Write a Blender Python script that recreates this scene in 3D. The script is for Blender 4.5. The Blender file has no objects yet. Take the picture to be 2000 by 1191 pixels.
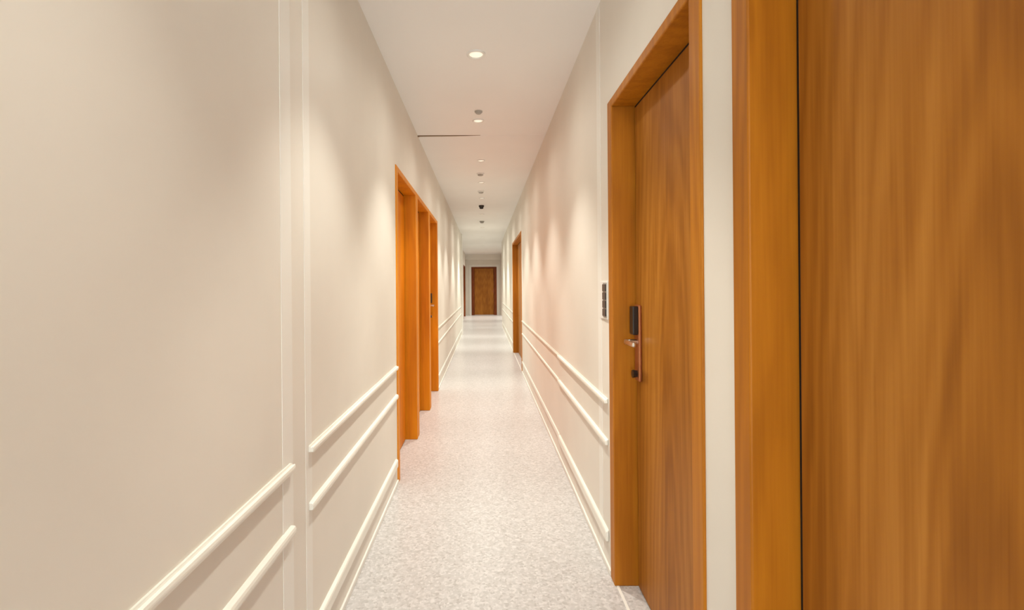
import bpy, bmesh, math
from mathutils import Vector, Matrix
C = bpy.context.scene.collection
PI = math.pi

# ------------------------------------------------------------------ camera, world, exposure
EYE = 1.308          # camera height
WL, WR = -0.582, 0.564   # faces of the left and right walls
CEIL = 2.653
FPX = 950.0
cam_d = bpy.data.cameras.new('camera'); cam = bpy.data.objects.new('camera', cam_d); C.objects.link(cam)
cam.location = (0, 0, EYE); cam.rotation_euler = (PI/2, 0.008, 0)
cam_d.sensor_width = 36; cam_d.lens = FPX/2000*36
cam_d.shift_x = 55/2000; cam_d.shift_y = -38.5/2000
cam_d.clip_start = 0.02; cam_d.clip_end = 100
bpy.context.scene.camera = cam
sc = bpy.context.scene
w = bpy.data.worlds.new('world'); sc.world = w; w.use_nodes = True
w.node_tree.nodes['Background'].inputs[0].default_value = (0.88, 0.96, 1.0, 1)
w.node_tree.nodes['Background'].inputs[1].default_value = 3.6
vs = sc.view_settings
vs.view_transform = 'Standard'; vs.look = 'None'; vs.gamma = 1; vs.use_curve_mapping = False
vs.exposure = 1.02
SPOT_POWER = 30.0
WIDE_POWER = 4.2
LIGHT_COL = (0.975, 0.975, 0.885)

# ------------------------------------------------------------------ materials
def mat(name, col, rough=0.5, metal=0.0, spec=0.5):
    m = bpy.data.materials.new(name); m.use_nodes = True
    b = m.node_tree.nodes['Principled BSDF']
    b.inputs['Base Color'].default_value = (*col, 1); b.inputs['Roughness'].default_value = rough
    b.inputs['Metallic'].default_value = metal; b.inputs['Specular IOR Level'].default_value = spec
    return m
def node(m, t, **kw):
    n = m.node_tree.nodes.new(t)
    for k, v in kw.items(): setattr(n, k, v)
    return n
def link(m, a, b): m.node_tree.links.new(a, b)

def paint(name, col, rough=0.55, bump=0.03, var=0.04):
    m = mat(name, col, rough, spec=0.3); b = m.node_tree.nodes['Principled BSDF']
    tc = node(m, 'ShaderNodeTexCoord'); n = node(m, 'ShaderNodeTexNoise'); n.inputs['Scale'].default_value = 2.2
    n.inputs['Detail'].default_value = 3
    link(m, tc.outputs['Object'], n.inputs['Vector'])
    r = node(m, 'ShaderNodeValToRGB'); r.color_ramp.elements[0].position = .3; r.color_ramp.elements[1].position = .7
    r.color_ramp.elements[0].color = (*[c*(1-var) for c in col], 1); r.color_ramp.elements[1].color = (*[min(1, c*(1+var*.5)) for c in col], 1)
    link(m, n.outputs['Fac'], r.inputs['Fac']); link(m, r.outputs['Color'], b.inputs['Base Color'])
    n2 = node(m, 'ShaderNodeTexNoise'); n2.inputs['Scale'].default_value = 180
    link(m, tc.outputs['Object'], n2.inputs['Vector'])
    bp = node(m, 'ShaderNodeBump'); bp.inputs['Strength'].default_value = bump; bp.inputs['Distance'].default_value = .002
    link(m, n2.outputs['Fac'], bp.inputs['Height']); link(m, bp.outputs['Normal'], b.inputs['Normal'])
    return m

def wood(name, dark, mid, light, rough=0.48):
    m = mat(name, mid, rough, spec=0.22); b = m.node_tree.nodes['Principled BSDF']
    tc = node(m, 'ShaderNodeTexCoord')
    # broad veneer figure: long vertical streaks
    mp = node(m, 'ShaderNodeMapping'); mp.inputs['Scale'].default_value = (6, 6, .5)
    link(m, tc.outputs['Object'], mp.inputs['Vector'])
    n1 = node(m, 'ShaderNodeTexNoise'); n1.inputs['Scale'].default_value = 1.0; n1.inputs['Detail'].default_value = 4
    n1.inputs['Distortion'].default_value = .5
    link(m, mp.outputs['Vector'], n1.inputs['Vector'])
    # fine pores
    mp2 = node(m, 'ShaderNodeMapping'); mp2.inputs['Scale'].default_value = (150, 150, 3.5)
    link(m, tc.outputs['Object'], mp2.inputs['Vector'])
    n2 = node(m, 'ShaderNodeTexNoise'); n2.inputs['Scale'].default_value = 1.0; n2.inputs['Detail'].default_value = 3
    link(m, mp2.outputs['Vector'], n2.inputs['Vector'])
    # cathedral rings
    mp3 = node(m, 'ShaderNodeMapping'); mp3.inputs['Scale'].default_value = (5, 5, .6)
    link(m, tc.outputs['Object'], mp3.inputs['Vector'])
    wv = node(m, 'ShaderNodeTexWave', wave_type='RINGS', rings_direction='X'); wv.inputs['Scale'].default_value = 1.6
    wv.inputs['Distortion'].default_value = 9; wv.inputs['Detail'].default_value = 3; wv.inputs['Detail Scale'].default_value = 1.2
    link(m, mp3.outputs['Vector'], wv.inputs['Vector'])
    mp4 = node(m, 'ShaderNodeMapping'); mp4.inputs['Scale'].default_value = (32, 32, 1.1)
    link(m, tc.outputs['Object'], mp4.inputs['Vector'])
    n4 = node(m, 'ShaderNodeTexNoise'); n4.inputs['Scale'].default_value = 1.0; n4.inputs['Detail'].default_value = 4; n4.inputs['Distortion'].default_value = 1.2
    link(m, mp4.outputs['Vector'], n4.inputs['Vector'])
    prev = None
    for src, wgt in ((n1, .46), (n2, .16), (n4, .28), (wv, .10)):
        a = node(m, 'ShaderNodeMath', operation='MULTIPLY_ADD'); a.inputs[1].default_value = wgt; a.inputs[2].default_value = 0
        link(m, src.outputs['Fac'], a.inputs[0])
        if prev: link(m, prev.outputs[0], a.inputs[2])
        prev = a
    a3 = prev
    r = node(m, 'ShaderNodeValToRGB'); cr = r.color_ramp
    cr.elements[0].position = .33; cr.elements[0].color = (*dark, 1)
    cr.elements[1].position = .68; cr.elements[1].color = (*light, 1)
    e = cr.elements.new(.5); e.color = (*mid, 1)
    link(m, a3.outputs[0], r.inputs['Fac']); link(m, r.outputs['Color'], b.inputs['Base Color'])
    bp = node(m, 'ShaderNodeBump'); bp.inputs['Strength'].default_value = .08; bp.inputs['Distance'].default_value = .001
    link(m, n2.outputs['Fac'], bp.inputs['Height']); link(m, bp.outputs['Normal'], b.inputs['Normal'])
    return m

def terrazzo():
    m = mat('floor_terrazzo', (.75, .7, .66), .28, spec=.5); b = m.node_tree.nodes['Principled BSDF']
    tc = node(m, 'ShaderNodeTexCoord')
    v = node(m, 'ShaderNodeTexVoronoi'); v.inputs['Scale'].default_value = 95
    link(m, tc.outputs['Object'], v.inputs['Vector'])
    r = node(m, 'ShaderNodeValToRGB'); cr = r.color_ramp
    sep = node(m, 'ShaderNodeSeparateColor'); link(m, v.outputs['Color'], sep.inputs['Color'])
    cr.elements[0].position = 0; cr.elements[0].color = (.50, .47, .455, 1)
    cr.elements[1].position = 1; cr.elements[1].color = (.74, .71, .70, 1)
    e = cr.elements.new(.16); e.color = (.575, .55, .535, 1)
    e = cr.elements.new(.6); e.color = (.63, .60, .59, 1)
    link(m, sep.outputs['Red'], r.inputs['Fac'])
    n = node(m, 'ShaderNodeTexNoise'); n.inputs['Scale'].default_value = 26; n.inputs['Detail'].default_value = 5
    link(m, tc.outputs['Object'], n.inputs['Vector'])
    mx = node(m, 'ShaderNodeMix', data_type='RGBA', blend_type='MULTIPLY'); mx.inputs['Factor'].default_value = .35
    link(m, r.outputs['Color'], mx.inputs['A'])
    r2 = node(m, 'ShaderNodeValToRGB'); r2.color_ramp.elements[0].position = .35; r2.color_ramp.elements[1].position = .65
    r2.color_ramp.elements[0].color = (.8, .78, .76, 1)
    link(m, n.outputs['Fac'], r2.inputs['Fac']); link(m, r2.outputs['Color'], mx.inputs['B'])
    link(m, mx.outputs['Result'], b.inputs['Base Color'])
    return m

M = {}
M['wall'] = paint('wall_paint_cream', (.83, .775, .695), .5)
M['ceiling'] = paint('ceiling_paint_white', (.93, .91, .885), .65, var=.015)
M['trim'] = paint('trim_paint_offwhite', (.88, .85, .79), .45, bump=.0, var=.01)
M['rail'] = paint('rail_paint_white', (.90, .87, .79), .35, bump=.0, var=.01)
M['wood'] = wood('door_veneer_oak', (.26, .085, .007), (.385, .14, .014), (.50, .205, .03))
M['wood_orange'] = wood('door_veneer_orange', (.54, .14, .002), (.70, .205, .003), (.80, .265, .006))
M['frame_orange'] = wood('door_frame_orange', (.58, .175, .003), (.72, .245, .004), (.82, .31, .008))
M['frame_dark'] = wood('end_door_frame_walnut', (.13, .03, .006), (.20, .045, .008), (.26, .065, .012))
M['frame'] = wood('door_frame_oak', (.36, .115, .005), (.48, .165, .008), (.58, .22, .013))
M['floor'] = terrazzo()
M['steel'] = mat('brushed_steel', (.72, .68, .62), .28, 1.0)
M['copper'] = mat('copper_plate', (.46, .17, .07), .38, .7)
M['dark'] = mat('dark_plastic', (.018, .012, .01), .3)
M['gap'] = mat('dark_joint', (.012, .006, .003), .9)  # near-black that stands in for shade in the door gaps
M['white'] = mat('white_plastic', (.86, .84, .80), .35)
M['grey'] = mat('grey_plastic', (.42, .39, .35), .5)
M['lens'] = mat('lamp_lens', (.9, .87, .8), .4)
_b = M['lens'].node_tree.nodes['Principled BSDF']
_b.inputs['Emission Color'].default_value = (1, .88, .7, 1); _b.inputs['Emission Strength'].default_value = .3

# ------------------------------------------------------------------ helpers
def add_box(bm, x0, x1, y0, y1, z0, z1, bev=0.0):
    r = bmesh.ops.create_cube(bm, size=1)
    for v in r['verts']:
        v.co = Vector(((x0+x1)/2 + v.co.x*abs(x1-x0), (y0+y1)/2 + v.co.y*abs(y1-y0), (z0+z1)/2 + v.co.z*abs(z1-z0)))
    if bev > 0:
        ed = list({e for v in r['verts'] for e in v.link_edges})
        bmesh.ops.bevel(bm, geom=ed, offset=bev, segments=2, profile=.5, affect='EDGES')
def box(*a, bev=0.0):
    bm = bmesh.new(); add_box(bm, *a, bev=bev); return bm
def obj(name, bm, m, parent=None, smooth=False):
    bmesh.ops.recalc_face_normals(bm, faces=bm.faces)
    me = bpy.data.meshes.new(name); bm.to_mesh(me); bm.free()
    me.materials.append(m)
    if smooth:
        for p in me.polygons: p.use_smooth = True
    o = bpy.data.objects.new(name, me); C.objects.link(o)
    if parent: o.parent = parent
    return o
def struct(name, bm, m, label=None):
    o = obj(name, bm, m); o['kind'] = 'structure'
    if label: o['label'] = label
    return o
def thing(name, label, cat, loc=(0, 0, 0), rotz=0, group=None, kind=None):
    o = bpy.data.objects.new(name, None); C.objects.link(o); o.empty_display_size = .1
    o.location = loc; o.rotation_euler = (0, 0, rotz); o['label'] = label; o['category'] = cat
    if group: o['group'] = group
    if kind: o['kind'] = kind
    return o
def lathe(pts, n=40):
    """pts (r, z) from axis outwards; ring of quads"""
    bm = bmesh.new(); rings = []
    for r, z in pts:
        if r < 1e-6: rings.append([bm.verts.new((0, 0, z))])
        else: rings.append([bm.verts.new((r*math.cos(2*PI*k/n), r*math.sin(2*PI*k/n), z)) for k in range(n)])
    for a, b in zip(rings, rings[1:]):
        for k in range(n):
            q = [a[k % len(a)], a[(k+1) % len(a)], b[(k+1) % len(b)], b[k % len(b)]]
            u = []
            for v in q:
                if v not in u: u.append(v)
            if len(u) > 2: bm.faces.new(u)
    return bm
def prism_y(prof, y0, y1, chamfer=0.006):
    """closed (x, z) profile swept along y, the ends eased inwards"""
    bm = bmesh.new()
    cx = sum(p[0] for p in prof)/len(prof); cz = sum(p[1] for p in prof)/len(prof)
    rs = []
    for y, s in ((y0, .8), (y0+chamfer, 1), (y1-chamfer, 1), (y1, .8)):
        rs.append([bm.verts.new((cx+(x-cx)*s, y, cz+(z-cz)*s)) for x, z in prof])
    n = len(prof)
    for a, b in zip(rs, rs[1:]):
        for k in range(n): bm.faces.new((a[k], a[(k+1) % n], b[(k+1) % n], b[k]))
    bm.faces.new(rs[0]); bm.faces.new(rs[-1][::-1])
    return bm

# ------------------------------------------------------------------ the doors' openings (y0, y1 = outer edges of their frames)
DH = 2.115             # outer height of the frames
LEFT = [(3.22, 4.21), (4.21, 5.17), (5.17, 6.10)]
RIGHT = [(0.13, 1.088), (1.245, 2.175), (7.25, 9.45)]
BACK = -3.0
END = 21.4
WIDE_L, WIDE_R = 13.0, 15.2   # where the corridor widens into the end lobby
XL2, XR2 = -0.79, 0.75
LOBBY = (18.9, 20.6)

def wall_with_openings(side, face, thick, y0, y1, ops):
    bm = bmesh.new()
    xa, xb = (face-thick, face) if side < 0 else (face, face+thick)
    e = .004     # the frames are let in by a hair, so nothing lies in one plane
    cur = y0
    for a, b in ops:
        if a - cur > .01: add_box(bm, xa, xb, cur, a+e, 0, CEIL)
        add_box(bm, xa, xb, a+e, b-e, DH-e, CEIL)
        cur = b-e
    if y1-cur > .001: add_box(bm, xa, xb, cur, y1, 0, CEIL)
    return bm
T = .2
# merge three doors standing frame to frame into one opening
bm = wall_with_openings(-1, WL, T, BACK, WIDE_L, [(LEFT[0][0], LEFT[-1][1])])
struct('wall_left', bm, M['wall'])
struct('wall_right', wall_with_openings(1, WR, T, BACK, WIDE_R, RIGHT), M['wall'])
bm = bmesh.new(); add_box(bm, XL2-.12, XL2, WIDE_L, LOBBY[0]+.004, 0, CEIL); add_box(bm, XL2-.12, XL2, LOBBY[1]-.004, END, 0, CEIL)
add_box(bm, XL2-.12, XL2, LOBBY[0]+.004, LOBBY[1]-.004, DH-.004, CEIL)
struct('wall_lobby_left', bm, M['wall'])
struct('wall_lobby_right', box(XR2, XR2+.12, WIDE_R, END, 0, CEIL), M['wall'])
# end wall with the opening of the end door
EDX0, EDX1 = -.545, .565
bm = bmesh.new()
add_box(bm, XL2-.12, EDX0+.004, END, END+.15, 0, CEIL); add_box(bm, EDX1-.004, XR2+.12, END, END+.15, 0, CEIL)
add_box(bm, EDX0+.004, EDX1-.004, END, END+.15, DH-.004, CEIL)
struct('wall_far', bm, M['wall'])
struct('floor', box(-1.3, 1.3, BACK, END+.3, -.08, 0), M['floor'])
struct('ceiling', box(-1.3, 1.3, BACK, END+.3, CEIL, CEIL+.1), M['ceiling'])
# dropped soffit in front of the end door
struct('trim_1', box(XL2, XR2, END-.28, END, 2.42, CEIL-.0, bev=.002), M['wall'])

# low plinths at the foot of the walls
def plinth(name, segs, face, side):
    bm = bmesh.new()
    for a, b in segs:
        x0, x1 = (face, face+.010) if side < 0 else (face-.010, face)
        add_box(bm, x0, x1, a, b, 0, .028, bev=.003)
    struct(name, bm, M['trim'])
plinth('baseboard_left', [(BACK, LEFT[0][0]), (LEFT[-1][1], WIDE_L)], WL, -1)
plinth('baseboard_right', [(BACK, RIGHT[0][0]), (RIGHT[0][1], RIGHT[1][0]), (RIGHT[1][1], RIGHT[2][0]), (RIGHT[2][1], WIDE_R)], WR, 1)

# vertical cover strips of the wall joints
bm = bmesh.new()
for a, b in ((1.395, 1.470), (1.575, 1.630)): add_box(bm, WL, WL+.0015, a, b, .03, CEIL)
struct('trim_2', bm, M['trim'])
struct('trim_3', box(WR-.0015, WR, 2.33, 2.40, .03, CEIL), M['trim'])
# pale end casings of the corridor walls where the lobby begins, and the casing round the end door
struct('trim_4', box(WL-.01, WL+.02, WIDE_L-.35, WIDE_L, 0, CEIL, bev=.004), M['trim'])
bm = bmesh.new()
add_box(bm, EDX0-.10, EDX0, END-.02, END, 0, DH+.10, bev=.003); add_box(bm, EDX1, EDX1+.10, END-.02, END, 0, DH+.10, bev=.003)
add_box(bm, EDX0, EDX1, END-.02, END, DH, DH+.10, bev=.003)
struct('trim_5', bm, M['trim'])

# ------------------------------------------------------------------ doors
CW = .068      # casing width
RV = .092      # how deep the leaf sits behind the wall face
def lock(parent, x, y, z, s, latch):
    """hotel lock on a leaf at plane x; s = direction out of the wall (-1 towards the corridor from the right wall)"""
    o = obj('door_lock', box(*sorted((x, x+s*.014)), y-.030, y+.030, z-.165, z+.155, bev=.005), M['copper'], parent)
    obj('card_reader', box(*sorted((x+s*.012, x+s*.036)), y-.024, y+.026, z+.030, z+.150, bev=.005), M['dark'], o)
    bm = bmesh.new()
    # neck and lever
    r = bmesh.ops.create_cone(bm, cap_ends=True, segments=20, radius1=.011, radius2=.010, depth=.05)
    bmesh.ops.rotate(bm, verts=r['verts'], matrix=Matrix.Rotation(PI/2, 3, 'Y'))
    bmesh.ops.translate(bm, verts=r['verts'], vec=(x+s*.037, y, z))
    add_box(bm, *sorted((x+s*.050, x+s*.066)), *sorted((y-latch*.012, y+latch*.115)), z-.010, z+.010, bev=.006)
    obj('lever', bm, M['steel'], o)
    bm = bmesh.new()
    r = bmesh.ops.create_cone(bm, cap_ends=True, segments=24, radius1=.017, radius2=.014, depth=.02)
    bmesh.ops.rotate(bm, verts=r['verts'], matrix=Matrix.Rotation(PI/2, 3, 'Y'))
    bmesh.ops.translate(bm, verts=r['verts'], vec=(x+s*.022, y, z-.135))
    obj('keyhole', bm, M['dark'], o)
def side_door(n, y0, y1, face, side, label, lock_at=None, leaves=1, wm='wood', fm='frame'):
    """side -1: in the left wall, +1: in the right wall"""
    t = thing('door_%d' % n, label, 'door', (face, (y0+y1)/2, 0), kind='structure')
    yc = (y0+y1)/2; a, b = y0-yc, y1-yc
    d = side                      # outwards of the corridor
    def bx(xa, xb, *r, bev=0): return (*sorted((d*xa, d*xb)), *r)
    # frame: jambs and head, casing standing 6 mm proud of the wall
    bm = bmesh.new()
    for ya, yb in ((a, a+CW), (b-CW, b)):
        add_box(bm, *bx(-.007, .15, ya, yb, 0, DH), bev=.004)
    add_box(bm, *bx(-.007, .15, a+CW-.001, b-CW+.001, DH-CW*.55, DH), bev=.004)
    obj('door_frame', bm, M[fm], t)
    G = .011
    bm = bmesh.new()
    for ya, yb in ((a+CW-.001, a+CW+G+.001), (b-CW-G-.001, b-CW+.001)): add_box(bm, *bx(RV+.004, RV+.03, ya, yb, .005, DH-CW*.55))
    add_box(bm, *bx(RV+.004, RV+.03, a+CW+G, b-CW-G, DH-CW*.55-G, DH-CW*.55+.001))
    obj('door_seal', bm, M['gap'], t)  # dark strips added in the gaps round the leaf to paint their shade
    # leaves
    la, lb = a+CW+G, b-CW-G; wd = (lb-la)/leaves
    for k in range(leaves):
        lf = obj('door_leaf', box(*bx(RV, RV+.042, la+k*wd+(.002 if k else 0), la+(k+1)*wd, .008, DH-CW*.55-G), bev=.002), M[wm], t)
        if lock_at is not None and k == 0:
            lx = d*RV
            ly = (lb-.045) if lock_at > 0 else (la+.045)
            lock(t, lx, ly, 1.065, -d, -1 if lock_at > 0 else 1)
    if side > 0: obj('threshold', box(*bx(.0, .012, a+CW, b-CW, 0, .003), bev=.001), M['trim'], t)
    # dark space behind the leaf, closing the opening
    obj('frame_backing', box(*bx(.151, .165, a+.006, b-.006, .001, DH-.006)), M['gap'], t)
    return t
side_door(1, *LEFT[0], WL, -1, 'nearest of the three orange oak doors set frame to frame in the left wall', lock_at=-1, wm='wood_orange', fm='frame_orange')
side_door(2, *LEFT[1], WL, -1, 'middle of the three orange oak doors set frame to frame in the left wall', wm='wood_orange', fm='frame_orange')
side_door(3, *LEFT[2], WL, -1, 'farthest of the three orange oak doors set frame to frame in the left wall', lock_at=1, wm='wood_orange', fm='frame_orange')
side_door(4, *RIGHT[0], WR, 1, 'large brown oak door cut off by the right edge of the photo')
side_door(5, *RIGHT[1], WR, 1, 'oak door with copper lock and lever handle beside the wall control panel', lock_at=1)
side_door(6, *RIGHT[2], WR, 1, 'narrow looking far oak double door in the right wall beyond the white rails', leaves=2)
side_door(7, *LOBBY, XL2, -1, 'dark wooden side door at the far left end of the corridor', leaves=2, fm='frame_dark')

# the end door, facing the camera
t = thing('door_8', 'closed brown oak door facing us at the far end of the corridor', 'door', ((EDX0+EDX1)/2, END, 0), kind='structure')
hw = (EDX1-EDX0)/2
bm = bmesh.new()
for s in (-1, 1): add_box(bm, *sorted((s*(hw-.13), s*hw)), -.03, .14, 0, DH, bev=.004)
add_box(bm, -hw+.129, hw-.129, -.03, .14, DH-.06, DH, bev=.004)
fo = obj('door_frame', bm, M['frame_dark'], t); fo['label'] = 'darker reddish brown frame'
lf = obj('door_leaf', box(-hw+.133, hw-.133, .05, .092, .008, DH-.064, bev=.002), M['wood'], t)
bm = bmesh.new(); add_box(bm, hw-.16, hw-.11, .04, .05, .95, 1.15, bev=.004); add_box(bm, hw-.24, hw-.125, -.005, .01, 1.04, 1.06, bev=.005)
add_box(bm, hw-.145, hw-.125, .005, .045, 1.04, 1.06, bev=.003)
obj('door_handle', bm, M['copper'], t)
obj('frame_backing', box(-hw+.006, hw-.006, .141, .148, .001, DH-.006), M['gap'], t)

# ------------------------------------------------------------------ rails on the walls
def rail(name, face, side, y0, y1, ztop, zbot, depth, label, cat, group, ridged=False):
    s = -side   # towards the corridor
    t = thing(name, label, cat, (face, (y0+y1)/2, (ztop+zbot)/2), group=group)
    h = (ztop-zbot)/2; L = (y1-y0)/2
    if ridged:
        prof = [(0, h), (.006*s, h+.001), (depth*.34*s, h-.001), (depth*.42*s, h-.005), (depth*.62*s, h-.006), (depth*.72*s, h-.002), (depth*.92*s, h-.004),
                (depth*s, h-.010), (depth*s, -h+.008), (depth*.9*s, -h), (depth*.3*s, -h), (0, -h)]
    else:
        prof = [(0, h), (depth*.55*s, h), (depth*.85*s, h-.003), (depth*s, h-.010), (depth*s, -h+.008), (depth*.85*s, -h+.001), (0, -h)]
    obj('rail_body', prism_y(prof, -L, L), M['rail'], t)
    return t
LV = {'handrail': (.784, .762, .019), 'bumper_rail': (.597, .570, .017), 'kick_rail': (.182, .128, .016)}
WORD = {'handrail': 'top', 'bumper_rail': 'middle', 'kick_rail': 'lowest'}
def rails(face, side, spans, names, where, thin=False):
    for nm in names:
        zt, zb, d = LV[nm]
        if thin: d *= .6; zb += (zt-zb)*.25
        y0, y1 = spans[nm]
        rail(nm, face, side, y0, y1, zt, zb, d, '%s white rail %s' % (WORD[nm], where), 'rail', None, ridged=(nm == 'handrail'))
rails(WL, -1, {'handrail': (BACK+.1, 1.45), 'bumper_rail': (BACK+.1, 1.455)}, ['handrail', 'bumper_rail'],
      'in the left foreground, running out of the frame at the bottom edge')
rails(WL, -1, {'handrail': (1.60, 3.20), 'bumper_rail': (1.60, 3.20), 'kick_rail': (.2, 3.17)}, ['handrail', 'bumper_rail', 'kick_rail'],
      'on the left wall before the three orange doors')
rails(WL, -1, {k: (6.14, 12.55) for k in LV}, list(LV), 'far down the left wall beyond the three orange doors', thin=True)
rails(WR, 1, {'handrail': (2.225, 3.66), 'bumper_rail': (2.225, 3.66), 'kick_rail': (2.225, 3.66)}, list(LV),
      'on the right wall just past the door with the copper lock')
rails(WR, 1, {k: (3.68, 7.2) for k in LV}, list(LV), 'on the right wall just before the far oak double door', thin=True)
rails(WR, 1, {k: (9.5, 15.0) for k in LV}, list(LV), 'on the right wall beyond the far oak double door', thin=True)

# ------------------------------------------------------------------ wall control panel beside the door
t = thing('control_panel', 'white wall control panel with four dark buttons left of the door with copper lock', 'switch', (WR, 2.265, 1.235))
obj('back_plate', box(-.006, 0, -.058, .078, -.088, .088, bev=.002), M['white'], t)
for k in range(4):
    zc = .057-.038*k
    obj('button', box(-.013, -.007, -.054, .004, zc-.0165, zc+.0165, bev=.002), M['dark'], t)
obj('button_surround', box(-.0085, -.0055, -.056, .008, -.080, .080, bev=.001), M['grey'], t)

# ------------------------------------------------------------------ ceiling: downlights, detectors, joint
def downlight(y, x, r, label, power=1.0):
    t = thing('downlight', label, 'ceiling light', (x, y, CEIL), group='downlights along the middle of the ceiling')
    obj('trim_ring', lathe([(r*.72, -.001), (r*.74, -.006), (r*.86, -.010), (r, -.006), (r*1.02, 0)]), M['white'], t, smooth=True)
    obj('lens', lathe([(0, -.007), (r*.3, -.0065), (r*.6, -.004), (r*.75, -.001)]), M['lens'], t, smooth=True)
    for nm, ang, blend, P in (('lamp', 80, .65, SPOT_POWER*power), ('lamp_glow', 165, 1.0, WIDE_POWER*power)):
        ld = bpy.data.lights.new(nm, 'SPOT'); ld.energy = P; ld.color = LIGHT_COL
        ld.spot_size = math.radians(ang); ld.spot_blend = blend; ld.shadow_soft_size = .03
        lo = bpy.data.objects.new(nm, ld); C.objects.link(lo); lo.parent = t; lo.location = (0, 0, -.025)
    return t
OUT = 'round white downlight in the ceiling above and behind the viewer'
DL = [(-1.75, .5, OUT), (-.6, .3, OUT), (.55, .5, OUT), (1.70, 1.15, OUT),
      (2.83, 1.35, 'first ceiling downlight in view, nearest to us on the ceiling'),
      (3.97, 1.35, 'second ceiling downlight in view, just before the thin dark line across the ceiling'),
      (5.24, 1.6, 'downlight on the ceiling just beyond the thin dark line across it'),
      (6.35, 1.6, 'downlight on the ceiling between the small grey sensors'), (7.5, 1.6, 'downlight on the ceiling just before the black dome'),
      (9.2, 2.4, 'downlight on the ceiling just beyond the black dome'), (11.3, 3, 'small downlight far down the ceiling, beyond the last grey detector'),
      (13.6, 3, 'second farthest downlight on the corridor ceiling'), (16.4, 3.5, 'farthest downlight in the narrow corridor, near the end lobby')]
for y, pw, lab in DL:
    downlight(y, -.035 if y < 4 else -.02,   .055 if y < 3 else .048 if y < 4 else .045, lab, pw)
downlight(19.6, 0, .045, 'downlight in the end lobby before the end door', 5)

def detector(y, r, h, label, m1, m2, x=-.03):
    t = thing('smoke_detector', label, 'detector', (x, y, CEIL))
    obj('base', lathe([(r, 0), (r, -h*.35), (r*.9, -h*.45), (0, -h*.45)]), m1, t, smooth=False)
    obj('sensor_cap', lathe([(r*.74, -h*.44), (r*.74, -h*.75), (r*.55, -h*.95), (0, -h)]), m2, t, smooth=True)
    return t
detector(3.76, .030, .022, 'small grey sensor just in front of the second ceiling downlight', M['grey'], M['grey'])
detector(5.85, .045, .03, 'small pale grey detector beyond the downlight past the dark line', M['white'], M['grey'])
detector(6.95, .045, .034, 'small grey detector, second in the far row on the ceiling', M['white'], M['grey'])
detector(8.2, .045, .06, 'black dome sensor hanging from the middle of the ceiling', M['dark'], M['dark'])
detector(10.2, .05, .045, 'small grey detector beyond the black dome on the ceiling', M['grey'], M['grey'])
# thin brown strip across the ceiling, wider at the left wall
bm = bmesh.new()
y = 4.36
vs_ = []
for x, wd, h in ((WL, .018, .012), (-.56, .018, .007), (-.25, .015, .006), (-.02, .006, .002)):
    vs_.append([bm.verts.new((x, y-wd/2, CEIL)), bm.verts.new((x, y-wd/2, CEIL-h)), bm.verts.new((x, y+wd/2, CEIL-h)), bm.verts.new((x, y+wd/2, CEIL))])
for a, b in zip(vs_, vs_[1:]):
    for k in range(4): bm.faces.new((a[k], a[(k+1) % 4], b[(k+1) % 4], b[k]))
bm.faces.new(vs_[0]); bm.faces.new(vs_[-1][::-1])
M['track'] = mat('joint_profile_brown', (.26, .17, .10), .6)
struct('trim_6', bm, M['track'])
struct('trim_7', box(-.02, WR, 4.357, 4.363, CEIL-.0015, CEIL), M['ceiling'])
bpy.context.view_layer.update()
